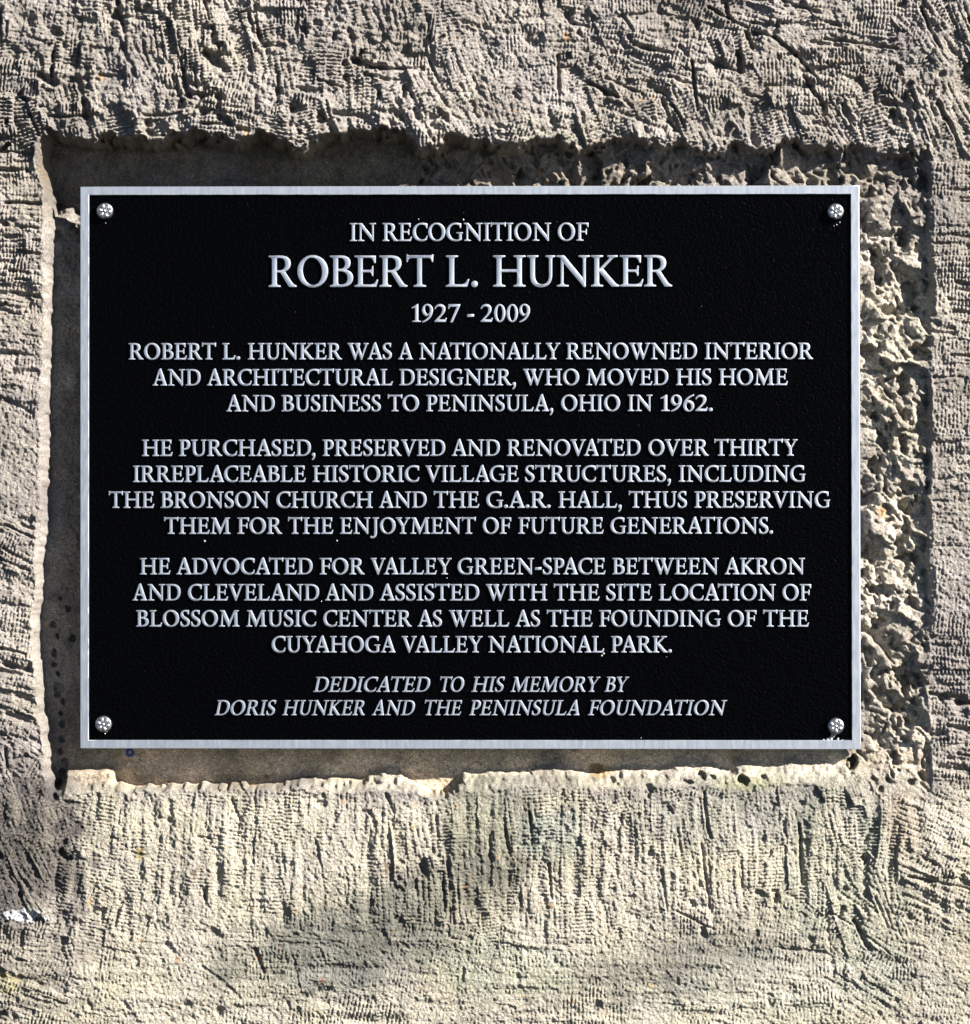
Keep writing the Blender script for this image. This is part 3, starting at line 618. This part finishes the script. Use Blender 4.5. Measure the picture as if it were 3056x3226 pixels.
G['W'] = (130, [('+', path([(0, 100), (36, 100), (36, 95.4), (27, 94.5, 26, 92, 28, 85), (49.5, 24), (71, 85), (66, 98), (79, 98), (48.5, -2), (43.8, -2), (12, 84), (9.5, 91, 7, 94.5, 0, 95.4)])),
    ('+', path([(43, 100), (77, 100), (77, 95.4), (69, 94.5, 67.5, 92, 69, 85), (90.5, 24), (110.5, 85), (112.5, 92, 111, 94.5, 100.5, 95.4), (100.5, 100), (130, 100), (130, 95.4), (123.5, 94, 121, 90, 119, 84), (88.5, -2), (83.8, -2), (53.5, 84), (51, 91, 49, 94.5, 43, 95.4)]))])
G['Y'] = (89.6, [('+', stem(38.3, 53, (26.5, 66), None, 0, 46)), ('+', path([(38.3, 44), (11.5, 86), (8, 92, 6, 94.5, 0, 95.4), (0, 100), (38, 100), (38, 95.4), (29, 94.5, 26.5, 93, 29.5, 86), (49.5, 53.5), (68, 85), (71.5, 92, 70, 94.5, 61, 95.4), (61, 100), (89.6, 100), (89.6, 95.4), (82, 94, 79, 91, 76, 86), (53, 46), (53, 40), (38.3, 40)]))])
G['M'] = (123.6, [('+', path([(6, 100), (31, 100), (33.5, 97), (63, 32), (92, 97), (94, 100), (119, 100), (119, 95.4), (111, 94.5, 108.5, 93, 109, 86), (111, 14), (111.5, 7, 114, 5.5, 123.6, 4.6), (123.6, 0), (82, 0), (82, 4.6), (91, 5.5, 95, 7, 95, 14), (93.2, 80), (60, -1.5), (56.5, -1.5),
    (22.8, 78), (20, 14), (20, 7, 25, 5.5, 35, 4.6), (35, 0), (0, 0), (0, 4.6), (9, 5.5, 12, 7, 12.8, 14), (18.5, 84), (18.5, 92, 14, 94.8, 6, 95.4)]))])
G['J'] = (38.7, [('+', path([(0, 100), (38.7, 100), (38.7, 95.4), (29, 94.5, 26.5, 93, 26.5, 86), (26.5, 6), (26.5, -14, 14, -28, -3, -28), (-9, -28, -14, -26, -14.5, -20), (-14, -13, -4, -11, -1, -20), (8, -22, 12, -12, 12, 4), (12, 86), (12, 93, 9, 94.5, 0, 95.4)]))])
G['0'] = (62.7, [('+', ellp(31.3, 49, 31.3, 50.8)), ('-', ellp(31.3, 49, 16.3, 44.4))])
G['1'] = (51, [('+', path([(4, 0), (51, 0), (51, 4.8), (40, 5.5, 37, 7, 37, 14), (37, 100), (30, 100), (20, 90, 8, 84, 0, 81), (2, 76), (14, 80), (20, 81, 21.5, 80, 21.5, 74), (21.5, 14), (21.5, 7, 18, 5.5, 4, 4.8)]))])
G['2'] = (68, [('+', path([(0, 75), (6, 91, 16, 100, 31, 100), (48, 100, 60, 89, 60, 73), (60, 58, 53, 48, 42, 36), (20, 13), (50, 13), (57, 13, 61, 15, 64, 23), (68, 22), (62, 0), (0, 0), (0, 4), (30, 35), (39, 45, 44, 56, 44, 70), (44, 82, 37, 89, 27, 89), (17, 89, 9, 84, 4, 72)]))])
G['7'] = (67.5, [('+', path([(3, 99), (67.5, 99), (67.5, 94), (24, -3), (12.5, -3), (50, 86), (16, 86), (9, 86, 7, 83, 4.5, 73), (0, 74)]))])
_t9 = path([(60, 68), (60, 30, 34, 4, 2, -4), (0, 1.5), (26, 12, 42, 28, 45, 55), (48, 68)])
G['9'] = (61, [('+', ellp(30, 66.5, 30, 34.5)), ('+', _t9), ('-', ellp(29.4, 69, 15, 26, 8)), ('-', [(20, 30), (37, 30), (43, 46), (41, 46), (34, 41), (28, 36)])])
G['6'] = (61, [('+', [(61 - x, 97.5 - y) for x, y in ellp(30, 66.5, 30, 34.5)]), ('+', [(61 - x, 97.5 - y) for x, y in _t9]), ('-', [(61 - x, 97.5 - y) for x, y in ellp(29.4, 69, 15, 26, 8)])])
G['.'] = (20, [('+', ellp(10, 8.5, 10, 10.2))])
G[','] = (24, [('+', ellp(11.5, 8.5, 9.5, 9.6)), ('+', path([(21, 9), (22, -8, 15, -20, 5, -26), (1.5, -21.5), (9, -16, 12, -9, 10, 0), (12, 8)]))])
G['-'] = (38.5, [('+', [(0, 27.5), (38, 30), (38.5, 43.5), (.5, 41)])])

def glyph_contours(ch, weight=0.0, shear=0.0, squeeze=1.0):
    Wd, ops = G[ch]; R = 2.5; x0 = -24; y0 = -40; nx_ = int((Wd + 48) * R); ny_ = int((150) * R)
    xs = x0 + (np.arange(nx_) + .5) / R; ys = y0 + (np.arange(ny_) + .5) / R
    mask = np.zeros((ny_, nx_), bool)
    SS = 2
    big = np.zeros((ny_ * SS, nx_ * SS), bool)
    xs2 = x0 + (np.arange(nx_ * SS) + .5) / R / SS; ys2 = y0 + (np.arange(ny_ * SS) + .5) / R / SS
    for op, poly in ops:
        # scan-line non-zero fill
        wn = np.zeros(big.shape, np.int8)
        P = np.array(poly); Q = np.roll(P, -1, 0)
        acc = np.zeros((len(ys2), len(xs2) + 1), np.int32)
        for (ax_, ay_), (bx_, by_) in zip(P, Q):
            if ay_ == by_: continue
            sgn = 1 if by_ > ay_ else -1; lo, hi = min(ay_, by_), max(ay_, by_)
            js = np.nonzero((ys2 > lo) & (ys2 <= hi))[0]
            if not len(js): continue
            xc = ax_ + (ys2[js] - ay_) * (bx_ - ax_) / (by_ - ay_)
            ii = np.clip(np.searchsorted(xs2, xc), 0, len(xs2))
            np.add.at(acc, (js, ii), sgn)
        ins = np.cumsum(acc, 1)[:, :-1] != 0
        big = (big | ins) if op == '+' else (big & ~ins)
    A = big.reshape(ny_, SS, nx_, SS).mean((1, 3)).astype(np.float64)
    sig = 1.15 * R; r = int(3 * sig); k = np.exp(-.5 * (np.arange(-r, r + 1) / sig) ** 2); k /= k.sum()
    A = np.apply_along_axis(lambda v: np.convolve(v, k, 'same'), 0, A)
    A = np.apply_along_axis(lambda v: np.convolve(v, k, 'same'), 1, A)
    lev = .5 * (1 + math.erf(-weight / 1.15 / math.sqrt(2)))
    # marching squares
    a = A[:-1, :-1]; b = A[:-1, 1:]; c = A[1:, 1:]; d = A[1:, :-1]
    code = (a > lev) * 1 + (b > lev) * 2 + (c > lev) * 4 + (d > lev) * 8
    segs = {}
    def pt(e, j, i):
        if e == 0: t = (lev - A[j, i]) / (A[j, i + 1] - A[j, i]); return (i + t, j)
        if e == 1: t = (lev - A[j, i + 1]) / (A[j + 1, i + 1] - A[j, i + 1]); return (i + 1, j + t)
        if e == 2: t = (lev - A[j + 1, i]) / (A[j + 1, i + 1] - A[j + 1, i]); return (i + t, j + 1)
        t = (lev - A[j, i]) / (A[j + 1, i] - A[j, i]); return (i, j + t)
    def key(e, j, i): return (('h', j, i), ('v', j, i + 1), ('h', j + 1, i), ('v', j, i))[e]
    tab = {1: [(3, 0)], 2: [(0, 1)], 3: [(3, 1)], 4: [(1, 2)], 5: [(3, 0), (1, 2)], 6: [(0, 2)], 7: [(3, 2)], 8: [(2, 3)], 9: [(2, 0)], 10: [(0, 1), (2, 3)], 11: [(2, 1)], 12: [(1, 3)], 13: [(1, 0)], 14: [(0, 3)]}
    P_ = {}
    for j, i in zip(*np.nonzero((code > 0) & (code < 15))):
        for e1, e2 in tab[int(code[j, i])]:
            k1, k2 = key(e1, j, i), key(e2, j, i); P_[k1] = pt(e1, j, i); P_[k2] = pt(e2, j, i); segs[k1] = k2
    loops = []
    while segs:
        st = next(iter(segs)); cur = st; lp = []
        while cur in segs:
            nxk = segs.pop(cur); lp.append(P_[cur]); cur = nxk
        if len(lp) > 12: loops.append(lp)
    res = []
    for lp in loops:
        pts = np.array([(x0 + (x + .5) / R, y0 + (y + .5) / R) for x, y in lp])
        n = len(pts); keep = np.zeros(n, bool)
        i0 = int(np.argmin(pts.sum(1))); pts = np.roll(pts, -i0, 0); far = int(np.argmax(((pts - pts[0]) ** 2).sum(1)))
        stack = [(0, far), (far, n)]; keep[0] = keep[far] = True
        PP = np.vstack([pts, pts[:1]])
        while stack:
            s0, s1 = stack.pop()
            if s1 - s0 < 2: continue
            p, q_ = PP[s0], PP[s1]; dv = q_ - p; ln = math.hypot(*dv) + 1e-9
            dd = np.abs(dv[0] * (PP[s0 + 1:s1, 1] - p[1]) - dv[1] * (PP[s0 + 1:s1, 0] - p[0])) / ln
            m_ = int(np.argmax(dd))
            if dd[m_] > .14: keep[s0 + 1 + m_] = True; stack += [(s0, s0 + 1 + m_), (s0 + 1 + m_, s1)]
        pts = pts[keep[:n]]
        pts = np.stack([(pts[:, 0] + pts[:, 1] * shear) * squeeze, pts[:, 1]], 1)
        res.append(pts)
    return res
def glyph_mesh(ch, capm, weight, shear, squeeze, name):
    cu = bpy.data.curves.new(name, 'CURVE'); cu.dimensions = '2D'; cu.fill_mode = 'BOTH'
    k = capm / 100
    for lp in glyph_contours(ch, weight, shear, squeeze):
        sp = cu.splines.new('POLY'); sp.points.add(len(lp) - 1)
        for p, (x, y) in zip(sp.points, lp): p.co = (x * k, y * k, 0, 1)
        sp.use_cyclic_u = True
    bev = min(.00014, .009 * capm)
    cu.extrude = .00105 - bev; cu.bevel_depth = bev; cu.bevel_resolution = 1; cu.offset = -bev * .5
    ob = bpy.data.objects.new(name, cu); COL.objects.link(ob)
    dg = bpy.context.evaluated_depsgraph_get(); me = bpy.data.meshes.new_from_object(ob.evaluated_get(dg))
    bpy.data.objects.remove(ob); bpy.data.curves.remove(cu)
    me.transform(Matrix.Rotation(math.radians(90), 4, 'X'))       # upright, facing -y
    me.name = name
    bm = bmesh.new(); bm.from_mesh(me); bmesh.ops.remove_doubles(bm, verts=bm.verts, dist=1e-7)
    # the hidden back is not needed
    bm.to_mesh(me); bm.free()
    for p in me.polygons: p.use_smooth = abs(p.normal.y) < .9
    me.set_sharp_from_angle(angle=math.radians(25))
    me.materials.clear(); me.materials.append(M_LETTER)
    return me
L_ = [  # cap height, baseline left, baseline right, style, words with their measured ends
 (56, 759.3, 758, 'm', [('IN', 1102.4, 1183.8), ('RECOGNITION', 1205.1, 1735.4), ('OF', 1757.6, 1854)]),
 (98.3, 904, 902.5, 't', [('ROBERT', 846, 1365), ('L.', 1404.4, 1504.6), ('HUNKER', 1553.3, 2117.1)]),
 (55.5, 1013.9, 1013.6, 'm', [('1927', 1296.4, 1449.4), ('-', 1471.9, 1493), ('2009', 1514.5, 1669.7)]),
 (50.7, 1132.4, 1131, 'b', [('ROBERT', 405.8, 679.8), ('L.', 700.6, 755.6), ('HUNKER', 781.2, 1076.1), ('WAS', 1095.3, 1233.5), ('A', 1254.9, 1300.6), ('NATIONALLY', 1319.8, 1763.9), ('RENOWNED', 1783.9, 2195), ('INTERIOR', 2220, 2560.9)]),
 (50.7, 1214.4, 1212.8, 'b', [('AND', 481.2, 630.9), ('ARCHITECTURAL', 652.3, 1236.6), ('DESIGNER,', 1258.4, 1625.9), ('WHO', 1648, 1823.9), ('MOVED', 1846.7, 2104.3), ('HIS', 2129.9, 2240.2), ('HOME', 2264.9, 2481.3)]),
 (50.7, 1296, 1294.6, 'b', [('AND', 713.4, 864.7), ('BUSINESS', 887, 1198.9), ('TO', 1221.9, 1319.2), ('PENINSULA,', 1343.2, 1743.2), ('OHIO', 1768.2, 1952.9), ('IN', 1978, 2054.9), ('1962.', 2080.7, 2244.6)]),
 (50.7, 1436.5, 1435.2, 'b', [('HE', 447.8, 542.9), ('PURCHASED,', 564.2, 994), ('PRESERVED', 1016.8, 1401.9), ('AND', 1423.5, 1573.9), ('RENOVATED', 1597.7, 2017.3), ('OVER', 2042.9, 2231.6), ('THIRTY', 2250.8, 2512.1)]),
 (50.7, 1518.4, 1517.3, 'b', [('IRREPLACEABLE', 419.4, 962.7), ('HISTORIC', 985, 1319.8), ('VILLAGE', 1340.3, 1633.2), ('STRUCTURES,', 1654.4, 2114.2), ('INCLUDING', 2138.6, 2537)]),
 (50.7, 1600, 1599.2, 'b', [('THE', 343, 485), ('BRONSON', 506.3, 847.8), ('CHURCH', 870.9, 1173.5), ('AND', 1194, 1343.3), ('THE', 1366.8, 1509.3), ('G.A.R.', 1532.5, 1733.7), ('HALL,', 1759.3, 1959.1), ('THUS', 1981.2, 2163.5), ('PRESERVING', 2188.2, 2614.4)]),
 (50.7, 1681.8, 1681, 'b', [('THEM', 517.3, 725.5), ('FOR', 747.9, 887.8), ('THE', 907.6, 1049.3), ('ENJOYMENT', 1071.5, 1498.1), ('OF', 1521.3, 1610), ('FUTURE', 1632.9, 1901.2), ('GENERATIONS.', 1923.6, 2434.4)]),
 (50.7, 1809.5, 1809.2, 'b', [('HE', 441, 536.2), ('ADVOCATED', 556, 984), ('FOR', 1007.5, 1147.8), ('VALLEY', 1167.5, 1422), ('GREEN-SPACE', 1441.8, 1907.2), ('BETWEEN', 1929.6, 2263.5), ('AKRON', 2283.3, 2535.1)]),
 (50.7, 1891.6, 1891.8, 'b', [('AND', 417.5, 567.9), ('CLEVELAND', 592.2, 1004.5), ('AND', 1024.3, 1175), ('ASSISTED', 1195.5, 1509), ('WITH', 1531.3, 1723), ('THE', 1744.8, 1888), ('SITE', 1909.5, 2053.4), ('LOCATION', 2075.8, 2443.2), ('OF', 2465.8, 2555.1)]),
 (50.7, 1973.8, 1973.9, 'b', [('BLOSSOM', 429.1, 753.7), ('MUSIC', 775.7, 995.1), ('CENTER', 1018.7, 1296.3), ('AS', 1315.7, 1391.4), ('WELL', 1414.6, 1603.4), ('AS', 1623.5, 1700.4), ('THE', 1723, 1866.3), ('FOUNDING', 1888, 2269.9), ('OF', 2293.1, 2382.7), ('THE', 2404.5, 2547.9)]),
 (50.7, 2055.4, 2055.5, 'b', [('CUYAHOGA', 856.3, 1245.1), ('VALLEY', 1265.7, 1519.4), ('NATIONAL', 1538, 1903), ('PARK.', 1925.5, 2115.7)]),
 (46.8, 2179.8, 2179.4, 'i', [('DEDICATED', 986.5, 1357.3), ('TO', 1379.7, 1465.4), ('HIS', 1484.6, 1591.1), ('MEMORY', 1607.7, 1890.3), ('BY', 1903.7, 1980.8)]),
 (46.8, 2253.3, 2253.3, 'i', [('DORIS', 675.7, 870.8), ('HUNKER', 888.7, 1156.3), ('AND', 1171.2, 1309.7), ('THE', 1331.1, 1458.4), ('PENINSULA', 1477.6, 1832.7), ('FOUNDATION', 1851.9, 2289)]),
]
STY = {'t': (0.1, 0, 1.0), 'm': (.55, 0, .97), 'b': (.95, 0, .965), 'i': (.55, .21, .90)}
SBL = {'O': 3, 'C': 3, 'G': 3, 'S': 3, 'A': 0, 'V': 0, 'W': 0, 'Y': 0, 'T': 0, 'J': 2, '0': 3, '9': 3, '6': 3, '2': 3}
SBR = {'O': 3, 'D': 3, 'A': 0, 'V': 0, 'W': 0, 'Y': 0, 'T': 0, 'K': 0, 'R': 0, 'L': 0, 'P': 1, 'F': 0, 'E': 1, 'C': 1, 'B': 2, 'S': 3}
KERN = {'AT': -8, 'TA': -10, 'AV': -12, 'VA': -12, 'AY': -9, 'YA': -9, 'LY': -6, 'LT': -6, 'PA': -9, 'LA': 2, 'AC': -3, 'FO': -2, 'TO': -3, 'TI': 0, 'OV': -3, 'VO': -3, 'LV': -5, 'RT': -3, 'RV': -4, 'RY': -3,
        'WA': -8, 'AS': -1, 'YM': -2, 'OY': -4, 'UY': 0, 'DV': -3, 'AD': 0, 'R.': -2, 'A.': 1, 'G.': -1, 'L.': 1, 'D,': -3, 'A,': 0, 'L,': 1, 'TW': 1, 'EV': -1, 'KE': 1, 'NJ': 8, 'EY': 0, 'FU': 0, 'BY': -2, 'AG': -2, 'YO': -3}
cache = {}; placed = []
nlev = 8 * S
NAMES = {'.': 'full_stop', ',': 'comma', '-': 'hyphen'}
for cap, bl0, bl1, st, words in L_:
    wt, sh, sq_ = STY[st]; xa = words[0][1]; xz = words[-1][2]
    for word, wx0, wx1 in words:
        off = []; cur = 0
        for i, ch in enumerate(word):
            if i:
                pr = word[i - 1]
                cur += SBR.get(pr, 2.5) + SBL.get(ch, 2.5) + KERN.get(pr + ch, 0)
            off.append(cur); cur += G[ch][0] * sq_
        k = cap / 100
        shx = 0
        inkw = cur * k
        W_ = wx1 - wx0
        if st == 'i': W_ -= sh * sq_ * cap * .93
        n_ = len(word); extra = 0; stretch = 1
        if n_ > 1:
            extra = (W_ - inkw) / (n_ - 1)
            lim = 3.2 * k                                     # spread the rest as letter width
            if abs(extra) > lim:
                e2 = math.copysign(lim, extra); stretch = (W_ - e2 * (n_ - 1)) / inkw; extra = e2
        else: stretch = 1 if ch != '-' else W_ / inkw
        for i, ch in enumerate(word):
            x = wx0 + off[i] * k * stretch + extra * i
            yb_ = bl0 + (bl1 - bl0) * (x - xa) / max(1, xz - xa)
            X, Z = onp(x, yb_); X2, Z2 = onp(x + 100, yb_); X3, Z3 = onp(x, yb_ - 100)
            scale = (Z3 - Z) / (100 * S)
            keyc = (ch, st)
            if keyc not in cache: cache[keyc] = glyph_mesh(ch, 50.7 * S if st in 'b' else cap * S, wt, sh, sq_, NAMES.get(ch, 'digit' if ch.isdigit() else 'letter'))
            me_ = cache[keyc]; base_cap = 50.7 if st == 'b' else (cache.setdefault(('cap', ch, st), cap))
            kk = scale * cap / base_cap
            placed.append((G[ch][0] * cap * cap * k, NAMES.get(ch, 'digit' if ch.isdigit() else 'letter'), me_, (X, nlev - .00095, Z), (kk * stretch, 1, kk)))
placed.sort(key=lambda t: -t[0])
nl = 0; rest = []
for ar, nm, me_, loc, sc_ in placed:
    if nm == 'letter':
        nl += 1
        if nl > 300: rest.append((me_, loc, sc_)); continue
    o = link(nm, me_, None, plaque); o.location = loc; o.scale = sc_
print('letters', nl, 'joined', len(rest))
if rest:
    bm = bmesh.new()
    for me_, loc, sc_ in rest:
        t_ = me_.copy(); t_.transform(Matrix.LocRotScale(Vector(loc), None, Vector(sc_))); bm.from_mesh(t_); bpy.data.meshes.remove(t_)
    me_ = bpy.data.meshes.new('lettering'); bm.to_mesh(me_); bm.free()
    link('lettering', me_, M_LETTER, plaque, 'stuff')

# bare metal flecks left on the enamel (casting flash and chips)
bm = bmesh.new()
fl = [(1318, 690, 3), (1290, 698, 2.5), (1460, 692, 4), (1842, 950, 2), (582, 1221, 3), (1061, 1704, 4), (644, 1705, 5), (600, 1703, 2), (1012, 1895, 3), (540, 1720, 2), (1408, 1822, 3), (1902, 2060, 6), (1896, 2066, 4), (1990, 2062, 3),
      (2100, 2070, 3), (2625, 2318, 10), (2632, 2312, 8), (2618, 2328, 12), (2608, 2332, 9), (2640, 2330, 9), (2655, 2334, 7), (2595, 2334, 6), (2637, 708, 4), (2646, 700, 4), (2628, 712, 3), (332, 702, 3), (326, 712, 2), (2602, 800, 2),
      (330, 2312, 3), (336, 2306, 3), (1080, 1800, 2), (1675, 2110, 2), (1600, 2180, 2), (2020, 2325, 3), (1410, 700, 2), (1250, 780, 2), (1865, 2165, 3), (930, 1230, 2)]
rf = random.Random(9)
fl = [f_ for f_ in fl if f_[2] > 2.5 or f_[1] > 2300]
fl += [(rf.uniform(300, 2660), rf.uniform(630, 2310), rf.uniform(.9, 1.6)) for _ in range(25)]
for x, y, r in fl:
    X, Z = onp(x, y); n = 7; top_ = []
    a0 = rf.uniform(0, 6)
    for k in range(n):
        a = a0 + 2 * math.pi * k / n; rr_ = r * rf.uniform(.35, .8) * S
        top_.append(bm.verts.new((X + rr_ * math.cos(a), 8 * S - .00006, Z + rr_ * math.sin(a) * 1.3)))
    cpt = bm.verts.new((X, 8 * S - .0003 - r * .1 * S, Z))
    for k in range(n): bm.faces.new((top_[k], top_[(k + 1) % n], cpt))
bmesh.ops.recalc_face_normals(bm, faces=bm.faces)
me_ = bpy.data.meshes.new('metal_flecks'); bm.to_mesh(me_); bm.free()
link('metal_flecks', me_, M_FLECK, plaque, 'stuff')

# ------------------------------------------------------------------ blue wall plug under the plaque
def plug():
    hx = int((409 - X0) / CELL); hy = int((2371 - Y0) / CELL); h0 = float(H[hy, hx])
    me = lathe([(13.5 * S, -14 * S), (13.5 * S, 3 * S), (12.6 * S, 4.4 * S), (8 * S, 4.4 * S), (6.6 * S, 3 * S), (6.6 * S, -12 * S), (0, -12 * S)], 28)
    me.name = 'wall_plug'; me.materials.append(M_BLUE)
    # seen through the lens the recessed floor stands a little further in: allow for that
    p = px(409, 2371); f = (D - h0 * S) / D
    o = bpy.data.objects.new('wall_plug', me); COL.objects.link(o); o.location = (p.x * f, -h0 * S, p.z * f)
    o['label'] = 'small blue plastic wall plug with a black hole, in the stone just under the plaque'; o['category'] = 'wall plug'
plug()
